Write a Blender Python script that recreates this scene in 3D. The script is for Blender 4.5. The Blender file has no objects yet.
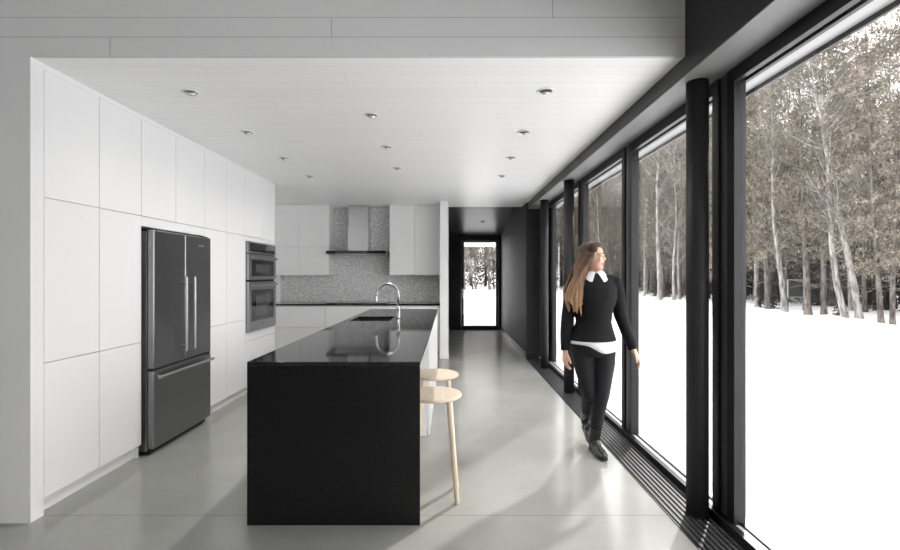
import bpy, bmesh, math, random
from mathutils import Vector, Matrix
random.seed(7)
PI = math.pi
S = bpy.context.scene
COL = S.collection

# ------------------------------------------------------------------ materials
def new_mat(name):
    m = bpy.data.materials.new(name); m.use_nodes = True
    nt = m.node_tree
    return m, nt, nt.nodes['Principled BSDF']

def mat(name, c, rough=.5, metal=0., spec=.5, coat=0., noise=None, bump=None):
    """noise=(scale, amount) varies the colour; bump=(scale, strength)"""
    m, nt, p = new_mat(name)
    if isinstance(c, (int, float)): c = (c, c, c)
    p.inputs['Base Color'].default_value = (*c, 1)
    p.inputs['Roughness'].default_value = rough
    p.inputs['Metallic'].default_value = metal
    p.inputs['Specular IOR Level'].default_value = spec
    p.inputs['Coat Weight'].default_value = coat
    p.inputs['Coat Roughness'].default_value = .05
    tc = nt.nodes.new('ShaderNodeTexCoord')
    if noise:
        n = nt.nodes.new('ShaderNodeTexNoise'); n.inputs['Scale'].default_value = noise[0]; n.inputs['Detail'].default_value = 5
        r = nt.nodes.new('ShaderNodeValToRGB')
        a = noise[1]
        r.color_ramp.elements[0].position = .3; r.color_ramp.elements[1].position = .7
        r.color_ramp.elements[0].color = (*[max(0, v*(1-a)) for v in c], 1)
        r.color_ramp.elements[1].color = (*[min(1, v*(1+a)) for v in c], 1)
        nt.links.new(tc.outputs['Object'], n.inputs['Vector'])
        nt.links.new(n.outputs['Fac'], r.inputs['Fac']); nt.links.new(r.outputs['Color'], p.inputs['Base Color'])
    if bump:
        n = nt.nodes.new('ShaderNodeTexNoise'); n.inputs['Scale'].default_value = bump[0]; n.inputs['Detail'].default_value = 4
        b = nt.nodes.new('ShaderNodeBump'); b.inputs['Strength'].default_value = bump[1]; b.inputs['Distance'].default_value = .01
        nt.links.new(tc.outputs['Object'], n.inputs['Vector'])
        nt.links.new(n.outputs['Fac'], b.inputs['Height']); nt.links.new(b.outputs['Normal'], p.inputs['Normal'])
    return m

def M_(nt, op, a, b=None, c=None):
    n = nt.nodes.new('ShaderNodeMath'); n.operation = op
    for i, v in enumerate((a, b, c)):
        if v is None: continue
        if isinstance(v, (int, float)): n.inputs[i].default_value = v
        else: nt.links.new(v, n.inputs[i])
    return n.outputs[0]

def board_mat(name, c, row_axis, origin, pitch, length, shift, cshift, seam_c, rough=.5, gap=.004, spec=.4, grain=.02, long_axis='X'):
    """painted tongue-and-groove boards: rows along one world axis, staggered butt joints"""
    m, nt, p = new_mat(name)
    p.inputs['Roughness'].default_value = rough; p.inputs['Specular IOR Level'].default_value = spec
    g = nt.nodes.new('ShaderNodeNewGeometry')
    s = nt.nodes.new('ShaderNodeSeparateXYZ'); nt.links.new(g.outputs['Position'], s.inputs[0])
    u = M_(nt, 'DIVIDE', M_(nt, 'SUBTRACT', s.outputs[row_axis], origin), pitch)
    row = M_(nt, 'FLOOR', u); fr = M_(nt, 'FRACT', u)
    seam = M_(nt, 'LESS_THAN', fr, gap/pitch)
    ph = M_(nt, 'DIVIDE', M_(nt, 'SUBTRACT', M_(nt, 'SUBTRACT', s.outputs[long_axis], cshift), M_(nt, 'MULTIPLY', row, shift)), length)
    joint = M_(nt, 'LESS_THAN', M_(nt, 'FRACT', ph), gap*.8/length)
    fac = M_(nt, 'MAXIMUM', M_(nt, 'MULTIPLY', seam, .55), joint)
    wn = nt.nodes.new('ShaderNodeTexWhiteNoise'); wn.noise_dimensions = '1D'; nt.links.new(row, wn.inputs['W'])
    val = M_(nt, 'MULTIPLY_ADD', wn.outputs['Value'], grain, 1-grain/2)
    base = nt.nodes.new('ShaderNodeMix'); base.data_type = 'RGBA'; base.blend_type = 'MULTIPLY'
    base.inputs['Factor'].default_value = 1; base.inputs['A'].default_value = (*c, 1)
    cc = nt.nodes.new('ShaderNodeCombineColor')
    for i in range(3): nt.links.new(val, cc.inputs[i])
    nt.links.new(cc.outputs[0], base.inputs['B'])
    mx = nt.nodes.new('ShaderNodeMix'); mx.data_type = 'RGBA'
    nt.links.new(fac, mx.inputs['Factor']); nt.links.new(base.outputs['Result'], mx.inputs['A'])
    mx.inputs['B'].default_value = (*seam_c, 1)
    nt.links.new(mx.outputs['Result'], p.inputs['Base Color'])
    return m

def floor_mat():
    m, nt, p = new_mat('polished_concrete')
    g = nt.nodes.new('ShaderNodeNewGeometry')
    n1 = nt.nodes.new('ShaderNodeTexNoise'); n1.inputs['Scale'].default_value = 1.1; n1.inputs['Detail'].default_value = 8; n1.inputs['Roughness'].default_value = .6
    n2 = nt.nodes.new('ShaderNodeTexNoise'); n2.inputs['Scale'].default_value = 60; n2.inputs['Detail'].default_value = 3
    for n in (n1, n2): nt.links.new(g.outputs['Position'], n.inputs['Vector'])
    f = M_(nt, 'ADD', M_(nt, 'MULTIPLY', n1.outputs['Fac'], .75), M_(nt, 'MULTIPLY', n2.outputs['Fac'], .25))
    r = nt.nodes.new('ShaderNodeValToRGB'); r.color_ramp.elements[0].position = .32; r.color_ramp.elements[1].position = .68
    r.color_ramp.elements[0].color = (.275, .275, .256, 1); r.color_ramp.elements[1].color = (.365, .365, .342, 1)
    nt.links.new(f, r.inputs['Fac'])
    s = nt.nodes.new('ShaderNodeSeparateXYZ'); nt.links.new(g.outputs['Position'], s.inputs[0])
    j = M_(nt, 'LESS_THAN', M_(nt, 'FRACT', M_(nt, 'DIVIDE', M_(nt, 'SUBTRACT', s.outputs['Y'], 2.56), 4.9)), .006/4.9)
    mx = nt.nodes.new('ShaderNodeMix'); mx.data_type = 'RGBA'
    nt.links.new(M_(nt, 'MULTIPLY', j, .6), mx.inputs['Factor']); nt.links.new(r.outputs['Color'], mx.inputs['A']); mx.inputs['B'].default_value = (.15, .15, .14, 1)
    nt.links.new(mx.outputs['Result'], p.inputs['Base Color'])
    rr = M_(nt, 'MULTIPLY_ADD', n1.outputs['Fac'], .16, .10)
    nt.links.new(rr, p.inputs['Roughness'])
    p.inputs['Specular IOR Level'].default_value = .6
    return m

def speckle_mat(name, dark, mid, light, scale, rough, spec=.5):
    m, nt, p = new_mat(name)
    tc = nt.nodes.new('ShaderNodeTexCoord')
    v = nt.nodes.new('ShaderNodeTexVoronoi'); v.inputs['Scale'].default_value = scale
    nt.links.new(tc.outputs['Object'], v.inputs['Vector'])
    sp = nt.nodes.new('ShaderNodeSeparateColor'); nt.links.new(v.outputs['Color'], sp.inputs[0])
    r = nt.nodes.new('ShaderNodeValToRGB'); cr = r.color_ramp; cr.interpolation = 'CONSTANT'
    cr.elements[0].position = 0; cr.elements[0].color = (*dark, 1)
    cr.elements[1].position = .35; cr.elements[1].color = (*mid, 1)
    e = cr.elements.new(.8); e.color = (*light, 1)
    nt.links.new(sp.outputs[0], r.inputs['Fac']); nt.links.new(r.outputs['Color'], p.inputs['Base Color'])
    p.inputs['Roughness'].default_value = rough; p.inputs['Specular IOR Level'].default_value = spec
    return m

def glass_mat():
    m = bpy.data.materials.new('window_glass'); m.use_nodes = True
    nt = m.node_tree; nt.nodes.clear()
    o = nt.nodes.new('ShaderNodeOutputMaterial'); mix = nt.nodes.new('ShaderNodeMixShader')
    t = nt.nodes.new('ShaderNodeBsdfTransparent'); t.inputs[0].default_value = (.975, .975, .975, 1)
    gl = nt.nodes.new('ShaderNodeBsdfGlossy'); gl.inputs['Roughness'].default_value = .01
    lw = nt.nodes.new('ShaderNodeLayerWeight'); lw.inputs['Blend'].default_value = .5
    fr = M_(nt, 'MULTIPLY_ADD', M_(nt, 'POWER', lw.outputs['Facing'], 5), .95, .035)
    nt.links.new(fr, mix.inputs[0]); nt.links.new(t.outputs[0], mix.inputs[1]); nt.links.new(gl.outputs[0], mix.inputs[2])
    nt.links.new(mix.outputs[0], o.inputs[0])
    return m

def steel_mat(name, c, rough, axis_scale):
    m, nt, p = new_mat(name)
    p.inputs['Metallic'].default_value = 1; p.inputs['Base Color'].default_value = (*c, 1); p.inputs['Roughness'].default_value = rough
    tc = nt.nodes.new('ShaderNodeTexCoord'); mp = nt.nodes.new('ShaderNodeMapping'); mp.inputs['Scale'].default_value = axis_scale
    n = nt.nodes.new('ShaderNodeTexNoise'); n.inputs['Scale'].default_value = 1; n.inputs['Detail'].default_value = 3
    nt.links.new(tc.outputs['Object'], mp.inputs[0]); nt.links.new(mp.outputs[0], n.inputs['Vector'])
    nt.links.new(M_(nt, 'MULTIPLY_ADD', n.outputs['Fac'], .04, rough-.02), p.inputs['Roughness'])
    return m

def wood_mat(name, c1, c2, rough=.45):
    m, nt, p = new_mat(name)
    tc = nt.nodes.new('ShaderNodeTexCoord'); mp = nt.nodes.new('ShaderNodeMapping'); mp.inputs['Scale'].default_value = (40, 4, 4)
    n = nt.nodes.new('ShaderNodeTexNoise'); n.inputs['Scale'].default_value = 2.2; n.inputs['Detail'].default_value = 5
    nt.links.new(tc.outputs['Object'], mp.inputs[0]); nt.links.new(mp.outputs[0], n.inputs['Vector'])
    r = nt.nodes.new('ShaderNodeValToRGB'); r.color_ramp.elements[0].color = (*c1, 1); r.color_ramp.elements[1].color = (*c2, 1)
    r.color_ramp.elements[0].position = .3; r.color_ramp.elements[1].position = .7
    nt.links.new(n.outputs['Fac'], r.inputs['Fac']); nt.links.new(r.outputs['Color'], p.inputs['Base Color'])
    p.inputs['Roughness'].default_value = rough
    return m

def leaf_mat(name, c1, c2):
    m, nt, p = new_mat(name)
    tc = nt.nodes.new('ShaderNodeTexCoord'); n = nt.nodes.new('ShaderNodeTexNoise'); n.inputs['Scale'].default_value = 1.4; n.inputs['Detail'].default_value = 6
    oi = nt.nodes.new('ShaderNodeObjectInfo')
    nt.links.new(tc.outputs['Object'], n.inputs['Vector'])
    f = M_(nt, 'ADD', n.outputs['Fac'], M_(nt, 'MULTIPLY_ADD', oi.outputs['Random'], .3, -.15))
    r = nt.nodes.new('ShaderNodeValToRGB'); r.color_ramp.elements[0].color = (*c1, 1); r.color_ramp.elements[1].color = (*c2, 1)
    r.color_ramp.elements[0].position = .35; r.color_ramp.elements[1].position = .65
    nt.links.new(f, r.inputs['Fac']); nt.links.new(r.outputs['Color'], p.inputs['Base Color'])
    p.inputs['Roughness'].default_value = .8; p.inputs['Specular IOR Level'].default_value = .2
    return m

def bark_mat(name, c1, c2, sc=(9, 9, 2.2)):
    m, nt, p = new_mat(name)
    tc = nt.nodes.new('ShaderNodeTexCoord'); mp = nt.nodes.new('ShaderNodeMapping'); mp.inputs['Scale'].default_value = sc
    n = nt.nodes.new('ShaderNodeTexNoise'); n.inputs['Scale'].default_value = 1; n.inputs['Detail'].default_value = 6
    nt.links.new(tc.outputs['Object'], mp.inputs[0]); nt.links.new(mp.outputs[0], n.inputs['Vector'])
    r = nt.nodes.new('ShaderNodeValToRGB'); r.color_ramp.elements[0].color = (*c1, 1); r.color_ramp.elements[1].color = (*c2, 1)
    r.color_ramp.elements[0].position = .38; r.color_ramp.elements[1].position = .58
    nt.links.new(n.outputs['Fac'], r.inputs['Fac']); nt.links.new(r.outputs['Color'], p.inputs['Base Color'])
    p.inputs['Roughness'].default_value = .85
    return m

def hair_mat():
    m, nt, p = new_mat('brown_hair')
    g = nt.nodes.new('ShaderNodeNewGeometry'); s = nt.nodes.new('ShaderNodeSeparateXYZ'); nt.links.new(g.outputs['Position'], s.inputs[0])
    mp = nt.nodes.new('ShaderNodeMapping'); mp.inputs['Scale'].default_value = (160, 160, 9)
    n = nt.nodes.new('ShaderNodeTexNoise'); n.inputs['Scale'].default_value = 1; n.inputs['Detail'].default_value = 3
    nt.links.new(g.outputs['Position'], mp.inputs[0]); nt.links.new(mp.outputs[0], n.inputs['Vector'])
    f = M_(nt, 'ADD', M_(nt, 'DIVIDE', M_(nt, 'SUBTRACT', 1.60, s.outputs['Z']), .5), M_(nt, 'MULTIPLY_ADD', n.outputs['Fac'], .9, -.45))
    r = nt.nodes.new('ShaderNodeValToRGB')
    r.color_ramp.elements[0].position = .0; r.color_ramp.elements[0].color = (.045, .028, .020, 1)
    r.color_ramp.elements[1].position = 1; r.color_ramp.elements[1].color = (.36, .22, .12, 1)
    e = r.color_ramp.elements.new(.45); e.color = (.17, .095, .055, 1)
    nt.links.new(f, r.inputs['Fac']); nt.links.new(r.outputs['Color'], p.inputs['Base Color'])
    p.inputs['Roughness'].default_value = .6; p.inputs['Specular IOR Level'].default_value = .25
    return m

K = {}
K['cab'] = mat('white_lacquer', .775, .32, spec=.45)
K['carcass'] = mat('white_melamine', .66, .55)
K['ceil'] = board_mat('white_ceiling_boards', (.90, .90, .90), 'Y', 2.49, .11, 3.9, .82, -1.473-.82, (.66, .66, .66), .42, .004)
K['soffit'] = board_mat('white_wall_boards', (.80, .80, .80), 'Z', 2.6288, .1103, 3.75, 1.2475, -1.918, (.40, .40, .40), .5, .005)
K['wall'] = mat('white_painted_plaster', .80, .6, noise=(3, .01))
K['side_wall'] = mat('light_plaster', .86, .6)
K['black'] = mat('black_painted_panel', (.020, .020, .021), .42, spec=.4)
K['black_wall'] = mat('black_satin_wall', (.040, .040, .042), .62, spec=.22, noise=(2, .12))
K['black_metal'] = mat('black_powder_coated_metal', (.015, .015, .017), .36, spec=.3)
K['black_paint'] = mat('black_painted_steel', (.020, .020, .021), .55, spec=.25)
K['grey_metal'] = mat('grey_anodised_mullion', (.085, .085, .09), .35, metal=.2)
K['soffit_under'] = mat('grey_painted_soffit', .23, .5)
K['alu'] = mat('pale_aluminium_track', .75, .35, metal=.3)
K['eave'] = board_mat('white_eave_boards', (.42, .42, .42), 'X', 1.6, .05, 4, 1, 0, (.22, .22, .22), .6, .003, long_axis='Y')
K['floor'] = floor_mat()
K['glass'] = glass_mat()
K['granite'] = speckle_mat('honed_black_granite', (.004, .004, .0045), (.005, .005, .0055), (.012, .012, .012), 230, .30, .3)
K['granite_top'] = speckle_mat('polished_black_granite', (.010, .010, .011), (.013, .013, .014), (.03, .03, .03), 230, .05, .55)
K['splash'] = speckle_mat('speckled_grey_mosaic', (.50, .50, .50), (.66, .66, .66), (.86, .86, .86), 75, .35)
K['steel_dark'] = steel_mat('dark_brushed_steel', (.235, .235, .24), .30, (3, 3, 260))
K['steel_side'] = steel_mat('dark_steel_edge', (.38, .38, .39), .30, (3, 3, 200))
K['steel'] = steel_mat('brushed_steel', (.60, .60, .61), .26, (4, 4, 200))
K['handle'] = steel_mat('satin_handle_steel', (.42, .42, .43), .38, (30, 30, 30))
K['oven_steel'] = steel_mat('oven_steel', (.36, .36, .37), .32, (4, 4, 60))
K['chrome'] = mat('brushed_nickel', .52, .26, metal=1)
K['dark_glass'] = mat('black_glass', (.012, .012, .013), .06, spec=.6)
K['mid_glass'] = mat('grey_oven_window', (.06, .06, .062), .08, spec=.6)
K['rubber'] = mat('black_rubber', (.012, .012, .012), .7)
K['ash'] = wood_mat('pale_ash_wood', (.62, .51, .39), (.73, .62, .49))
K['white_trim'] = mat('white_trim', .82, .4)
K['lens'] = mat('lamp_lens', (.75, .75, .75), .12, metal=.4)
K['cup'] = mat('downlight_reflector', (.32, .32, .32), .3, metal=.7)
K['hall_boards'] = board_mat('dark_ceiling_boards', (.035, .035, .037), 'Y', 8, .12, 2.4, .7, 0, (.008, .008, .008), .3, .006, .6, .5)
K['snow'] = mat('fresh_snow', (.92, .925, .94), .7, noise=(.5, .015), bump=(1.6, .25))
K['slab'] = mat('snow_dusted_slab', (.42, .42, .42), .8, noise=(2, .2))
K['skin'] = mat('skin', (.62, .38, .28), .5, noise=(30, .06))
K['lips'] = mat('lips', (.48, .17, .15), .4)
K['eye'] = mat('eye_white', (.42, .40, .38), .35)
K['iris'] = mat('iris', (.05, .03, .02), .15)
K['knit'] = mat('black_knit', (.010, .010, .011), .9, spec=.2, bump=(220, .3))
K['denim'] = mat('black_denim', (.012, .012, .015), .75, spec=.3, bump=(300, .15))
K['leather'] = mat('black_leather', (.010, .010, .010), .28, spec=.5)
K['cotton'] = mat('white_cotton', (.85, .85, .87), .8, bump=(90, .15))
K['hair'] = hair_mat()
K['bark_grey'] = bark_mat('grey_bark', (.036, .031, .028), (.135, .119, .107))
K['bark_pale'] = bark_mat('pale_birch_bark', (.09, .086, .08), (.30, .285, .27))
K['bark_brown'] = bark_mat('brown_bark', (.016, .013, .012), (.050, .042, .038))
K['cedar'] = leaf_mat('cedar_foliage', (.100, .088, .068), (.230, .203, .165))
K['spruce'] = leaf_mat('spruce_foliage', (.020, .018, .015), (.060, .053, .044))
K['twig'] = leaf_mat('bare_twigs', (.10, .09, .083), (.24, .22, .205))

# ------------------------------------------------------------------ helpers
WL = {}
def wloc(o): return WL.get(o.name, Vector((0, 0, 0))) if o else Vector((0, 0, 0))

def box(bm, x0, x1, y0, y1, z0, z1):
    v = [bm.verts.new(p) for p in ((x0,y0,z0),(x1,y0,z0),(x1,y1,z0),(x0,y1,z0),(x0,y0,z1),(x1,y0,z1),(x1,y1,z1),(x0,y1,z1))]
    for f in ((0,3,2,1),(4,5,6,7),(0,1,5,4),(1,2,6,5),(2,3,7,6),(3,0,4,7)):
        bm.faces.new([v[i] for i in f])

def frame_of(t, ref):
    t = t.normalized(); a = (ref - t*ref.dot(t))
    if a.length < 1e-5:
        ref = Vector((0, 1, 0)) if abs(t.y) < .9 else Vector((1, 0, 0)); a = ref - t*ref.dot(t)
    a.normalize(); return a, t.cross(a)

def tube(bm, pts, rad, n=12, ref=Vector((1, 0, 0)), cap=True, flat_ring=False):
    """loft of elliptical rings; rad entries are r or (ra, rb)"""
    pts = [Vector(p) for p in pts]; rings = []
    for i, p in enumerate(pts):
        t = (pts[min(i+1, len(pts)-1)] - pts[max(i-1, 0)])
        if flat_ring: a, b = Vector((1, 0, 0)), Vector((0, 1, 0))
        else: a, b = frame_of(t, ref)
        r = rad[i] if isinstance(rad, (list, tuple)) else rad
        ra, rb = r if isinstance(r, (list, tuple)) else (r, r)
        rings.append([bm.verts.new(p + a*ra*math.cos(2*PI*k/n) + b*rb*math.sin(2*PI*k/n)) for k in range(n)])
    for i in range(len(rings)-1):
        for k in range(n):
            bm.faces.new((rings[i][k], rings[i][(k+1) % n], rings[i+1][(k+1) % n], rings[i+1][k]))
    if cap:
        bm.faces.new(rings[0][::-1]); bm.faces.new(rings[-1])

def lathe(bm, prof, c=(0, 0, 0), n=40, close=True):
    """prof = [(r, z)]; r==0 makes a pole"""
    c = Vector(c); rings = []
    for r, z in prof:
        if r < 1e-6: rings.append([bm.verts.new(c + Vector((0, 0, z)))])
        else: rings.append([bm.verts.new(c + Vector((r*math.cos(2*PI*k/n), r*math.sin(2*PI*k/n), z))) for k in range(n)])
    for a, b in zip(rings, rings[1:]):
        for k in range(n):
            q = [a[k % len(a)], a[(k+1) % len(a)], b[(k+1) % len(b)], b[k % len(b)]]
            u = []
            for v in q:
                if v not in u: u.append(v)
            if len(u) >= 3: bm.faces.new(u)

def ball(bm, c, r, R=None, u=20, v=14):
    """ellipsoid; R optional 3x3 rotation"""
    r = (r, r, r) if isinstance(r, (int, float)) else r
    mt = Matrix.Translation(Vector(c)) @ (R.to_4x4() if R else Matrix.Identity(4)) @ Matrix.Diagonal((*r, 1))
    bmesh.ops.create_uvsphere(bm, u_segments=u, v_segments=v, radius=1, matrix=mt)

def obj(name, bm, m, parent=None, bevel=0, smooth=False, seg=2):
    bmesh.ops.recalc_face_normals(bm, faces=bm.faces[:])
    me = bpy.data.meshes.new(name)
    off = wloc(parent)
    if off.length: bmesh.ops.translate(bm, verts=bm.verts[:], vec=-off)
    bm.to_mesh(me); bm.free()
    o = bpy.data.objects.new(name, me); COL.objects.link(o)
    me.materials.append(m)
    if parent: o.parent = parent; WL[o.name] = off
    if smooth: me.polygons.foreach_set('use_smooth', [True]*len(me.polygons))
    if bevel:
        b = o.modifiers.new('bevel', 'BEVEL'); b.width = bevel; b.segments = seg; b.limit_method = 'ANGLE'; b.angle_limit = math.radians(40)
    return o

def bx(name, m, dims, parent=None, bevel=.0015):
    bm = bmesh.new()
    for d in (dims if isinstance(dims, list) else [dims]): box(bm, *d)
    return obj(name, bm, m, parent, bevel)

def tag(o, label, cat, group=None):
    o['label'] = label; o['category'] = cat
    if group: o['group'] = group
    return o

def thing(name, label, cat, loc, group=None):
    o = bpy.data.objects.new(name, None); COL.objects.link(o); o.location = loc
    o.empty_display_size = .1
    WL[o.name] = Vector(loc)
    return tag(o, label, cat, group)

def struct(o): o['kind'] = 'structure'; return o

def dup(root, loc=None, rz=None, sc=None):
    r = root.copy(); COL.objects.link(r)
    if loc is not None: r.location = loc
    if rz is not None: r.rotation_euler = (0, 0, rz)
    if sc is not None: r.scale = (sc, sc, sc)
    for ch in list(root.children):
        c = ch.copy(); COL.objects.link(c); c.parent = r
        for g in list(ch.children):
            d = g.copy(); COL.objects.link(d); d.parent = c
    return r

def remeshed(bm, voxel, smooth_it=6):
    """union of all closed shells in bm as one continuous surface -> new bmesh"""
    me = bpy.data.meshes.new('tmp'); bmesh.ops.recalc_face_normals(bm, faces=bm.faces[:]); bm.to_mesh(me); bm.free()
    o = bpy.data.objects.new('tmp', me); COL.objects.link(o)
    r = o.modifiers.new('r', 'REMESH'); r.mode = 'VOXEL'; r.voxel_size = voxel
    s = o.modifiers.new('s', 'SMOOTH'); s.iterations = smooth_it; s.factor = .5
    dg = bpy.context.evaluated_depsgraph_get(); dg.update()
    ev = o.evaluated_get(dg); nb = bmesh.new(); nb.from_mesh(ev.to_mesh()); ev.to_mesh_clear()
    bpy.data.objects.remove(o); bpy.data.meshes.remove(me)
    return nb

# ------------------------------------------------------------------ key dimensions
ZC = 2.634           # kitchen ceiling
XC = -2.366          # face of tall cabinets
YF = 2.48            # plane of soffit face
XL = -3.10           # kitchen left wall
YB = 8.05            # kitchen back wall
XB = 1.325           # dark beam face
ZB = 2.53            # beam underside
XW = 1.537           # inner face of window frames
YE = 7.50            # end of window wall
YH = 11.2            # hall back wall
XH = 1.30
ZT = 4.0             # living room ceiling

# ------------------------------------------------------------------ shell
struct(bx('floor', K['floor'], (-6.1, 1.52, -6.1, 11.35, -.10, 0), bevel=0))
struct(bx('ceiling', K['ceil'], [(XL-.1, XB, YF+.02, 7.98, ZC, ZC+.12), (XL-.1, -.03, 7.98, YB+.1, ZC, ZC+.12)], bevel=0))
struct(bx('wall_soffit', K['soffit'], (-6.1, XB, YF, YF+.02, ZC-.001, ZT), bevel=0))
struct(bx('wall_front', K['wall'], (-6.1, XC-.009, YF, 2.562, 0, ZC-.001), bevel=0))
struct(bx('trim_6', K['cab'], (XC-.008, XC, YF+.001, 2.563, 0, ZC-.001), bevel=.001))
struct(bx('wall_left', K['side_wall'], (XL-.1, XL, 2.563, YB+.1, 0, ZC), bevel=0))
struct(bx('wall_back', K['side_wall'], (XL, -.168, YB, YB+.1, 0, ZC), bevel=0))
struct(bx('wall_partition', K['wall'], [(-.168, -.03, 7.37, YH, 0, ZC), (-.168, -.03, YB+.1, YH, ZC, 3.2)], bevel=0))
struct(bx('baseboard_partition', K['white_trim'], [(-.172, -.022, 7.358, 7.37, 0, .075), (-.03, -.020, 7.37, YH, 0, .075)], bevel=0))
struct(bx('wall_living_left', K['wall'], (-6.1, -6.0, -6, YF, 0, ZT), bevel=0))
struct(bx('ceiling_living', K['soffit_under'], (-6.1, XB, -6.1, YF, ZT, ZT+.1), bevel=0))
struct(bx('wall_beam', K['black'], (XB, 1.66, -6.1, YE+.1, ZB, ZT+.1), bevel=0))
struct(bx('trim_1', K['soffit_under'], (XB+.004, XW+.01, -6.1, YE, ZB-.006, ZB), bevel=0))
# end of window wall and hall
struct(bx('wall_right', K['black_wall'], [(XW, 1.66, 6.87, YE, 0, ZB), (XH, 1.66, YE, YE+.1, 0, ZB+.5), (XH, XH+.12, YE+.1, YH, 0, 3.1)], bevel=0))
struct(bx('baseboard_right', K['black'], [(XH-.014, XH, YE, YH, 0, .085), (XH-.014, XW, YE-.014, YE, 0, .085)], bevel=0))
bm = bmesh.new()
def sl(y): return 2.39 + (YH - y)*.186
vs = [bm.verts.new(p) for p in ((-.03, 7.98, sl(7.98)), (XH, 7.98, sl(7.98)), (XH, YH, sl(YH)), (-.03, YH, sl(YH)),
                                (-.03, 7.98, sl(7.98)+.1), (XH, 7.98, sl(7.98)+.1), (XH, YH, sl(YH)+.1), (-.03, YH, sl(YH)+.1))]
for f in ((0,3,2,1),(4,5,6,7),(0,1,5,4),(1,2,6,5),(2,3,7,6),(3,0,4,7)): bm.faces.new([vs[i] for i in f])
struct(obj('ceiling_hall', bm, K['hall_boards']))
struct(bx('trim_2', K['black'], (-.03, XH, 7.975, 7.985, ZC+.12, 3.2), bevel=0))
DX0, DX1, DZ = .245, 1.27, 2.32
struct(bx('wall_hall_back', K['black_wall'], [(-.03, DX0, YH, YH+.12, 0, 2.6), (DX1, XH+.12, YH, YH+.12, 0, 2.6), (DX0, DX1, YH, YH+.12, DZ, 2.6)], bevel=0))
struct(bx('wall_rear', K['wall'], (-6.1, XB, -6.1, -6, 0, ZT), bevel=0))

# ------------------------------------------------------------------ hall door
d = struct(bpy.data.objects.new('door_1', None)); COL.objects.link(d); d.location = (.76, YH, 0); WL[d.name] = Vector((.76, YH, 0))
bx('door_frame', K['black_metal'], [(DX0, DX0+.04, YH-.02, YH+.12, 0, DZ), (DX1-.04, DX1, YH-.02, YH+.12, 0, DZ), (DX0, DX1, YH-.02, YH+.12, DZ-.035, DZ), (DX0, DX1, YH-.02, YH+.12, 0, .02)], d)
lf = bx('door_leaf', K['black_metal'], [(.288, .356, YH+.01, YH+.07, .022, 2.28), (1.170, 1.226, YH+.01, YH+.07, .022, 2.28), (.356, 1.170, YH+.01, YH+.07, .022, .105), (.356, 1.170, YH+.01, YH+.07, 2.235, 2.28)], d)
bx('glass_pane', K['glass'], (.356, 1.170, YH+.036, YH+.044, .105, 2.235), lf, 0)
bm = bmesh.new(); box(bm, .318, .346, YH-.002, YH+.01, .80, 1.05)
tube(bm, [(.332, YH+.005, .96), (.332, YH-.05, .96)], .011); tube(bm, [(.328, YH-.048, .96), (.455, YH-.048, .955)], [.011, .009])
lh = obj('door_handle', bm, K['chrome'], lf, .001); lh['label'] = 'nickel lever door handle'
for z in (.3, 1.2, 2.05):
    bm = bmesh.new(); tube(bm, [(1.228, YH-.006, z-.05), (1.228, YH-.006, z+.05)], .010); obj('hinge', bm, K['steel'], d, smooth=True)
struct(bx('eave_porch', K['eave'], (-.4, 1.9, 11.33, 13.4, 2.26, 2.36), bevel=0))
struct(bx('porch_slab', K['slab'], (-.3, 1.8, 11.36, 16.0, -.12, -.05), bevel=0))

# ------------------------------------------------------------------ window wall
bays = [(5.29, 6.87), (3.94, 5.085), (2.581, 3.73), (1.23, 2.381), (-.12, 1.03), (-1.47, -.32), (-2.82, -1.67), (-4.17, -3.02), (-5.52, -4.37)]
GX = 1.578
for i, (a, b) in enumerate(bays):
    w = bpy.data.objects.new('window_%d' % (i+1), None); COL.objects.link(w); struct(w)
    w.location = (GX, (a+b)/2, 0); WL[w.name] = Vector(w.location)
    p = .062   # posts stand in the gap between bays: each bay owns half
    bm = bmesh.new()
    box(bm, XW, 1.602, a-p, a, 0, ZB-.006); box(bm, XW, 1.602, b, b+p if i else b+.005, 0, ZB-.006)
    box(bm, XW, XW+.035, a, b, 2.450, ZB-.006)            # head
    box(bm, 1.597, 1.612, a, b, 2.449, 2.475)             # outer sash rail
    box(bm, 1.507, 1.545, a-.0999, b+(.0999 if i else 0), 0, .048)   # sill
    box(bm, 1.572, 1.588, a, b, 0, .056)
    obj('frame', bm, K['black_metal'], w, .0015)
    bm = bmesh.new()
    box(bm, 1.584, 1.590, a, b, 2.472, 2.50)
    box(bm, 1.545, 1.572, a, b, 0, .046); box(bm, 1.6025, 1.65, a-.0999, b+.0999, -.02, .044); box(bm, 1.588, 1.6025, a, b, -.02, .044)
    t = obj('track', bm, K['alu'], w, 0); t['label'] = 'pale aluminium track'
    bx('glass_pane', K['glass'], (GX-.004, GX+.004, a, b, .05, 2.50), w, 0)
    if i:
        m_ = bx('mullion_cover', K['grey_metal'], (1.549, 1.60, b+p+.002, b+.2-p-.002, 0, ZB-.006), w, .001)
struct(bx('trim_3', K['eave'], (1.66, 1.832, -6.1, 7.6, 2.525, 2.56), bevel=0))
struct(bx('trim_4', K['black_metal'], (1.826, 1.842, -6.1, 7.6, 2.500, 2.72), bevel=0))
struct(bx('trim_5', K['black_metal'], (1.602, 1.66, -6.1, 7.6, 2.475, ZB), bevel=0))

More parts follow.
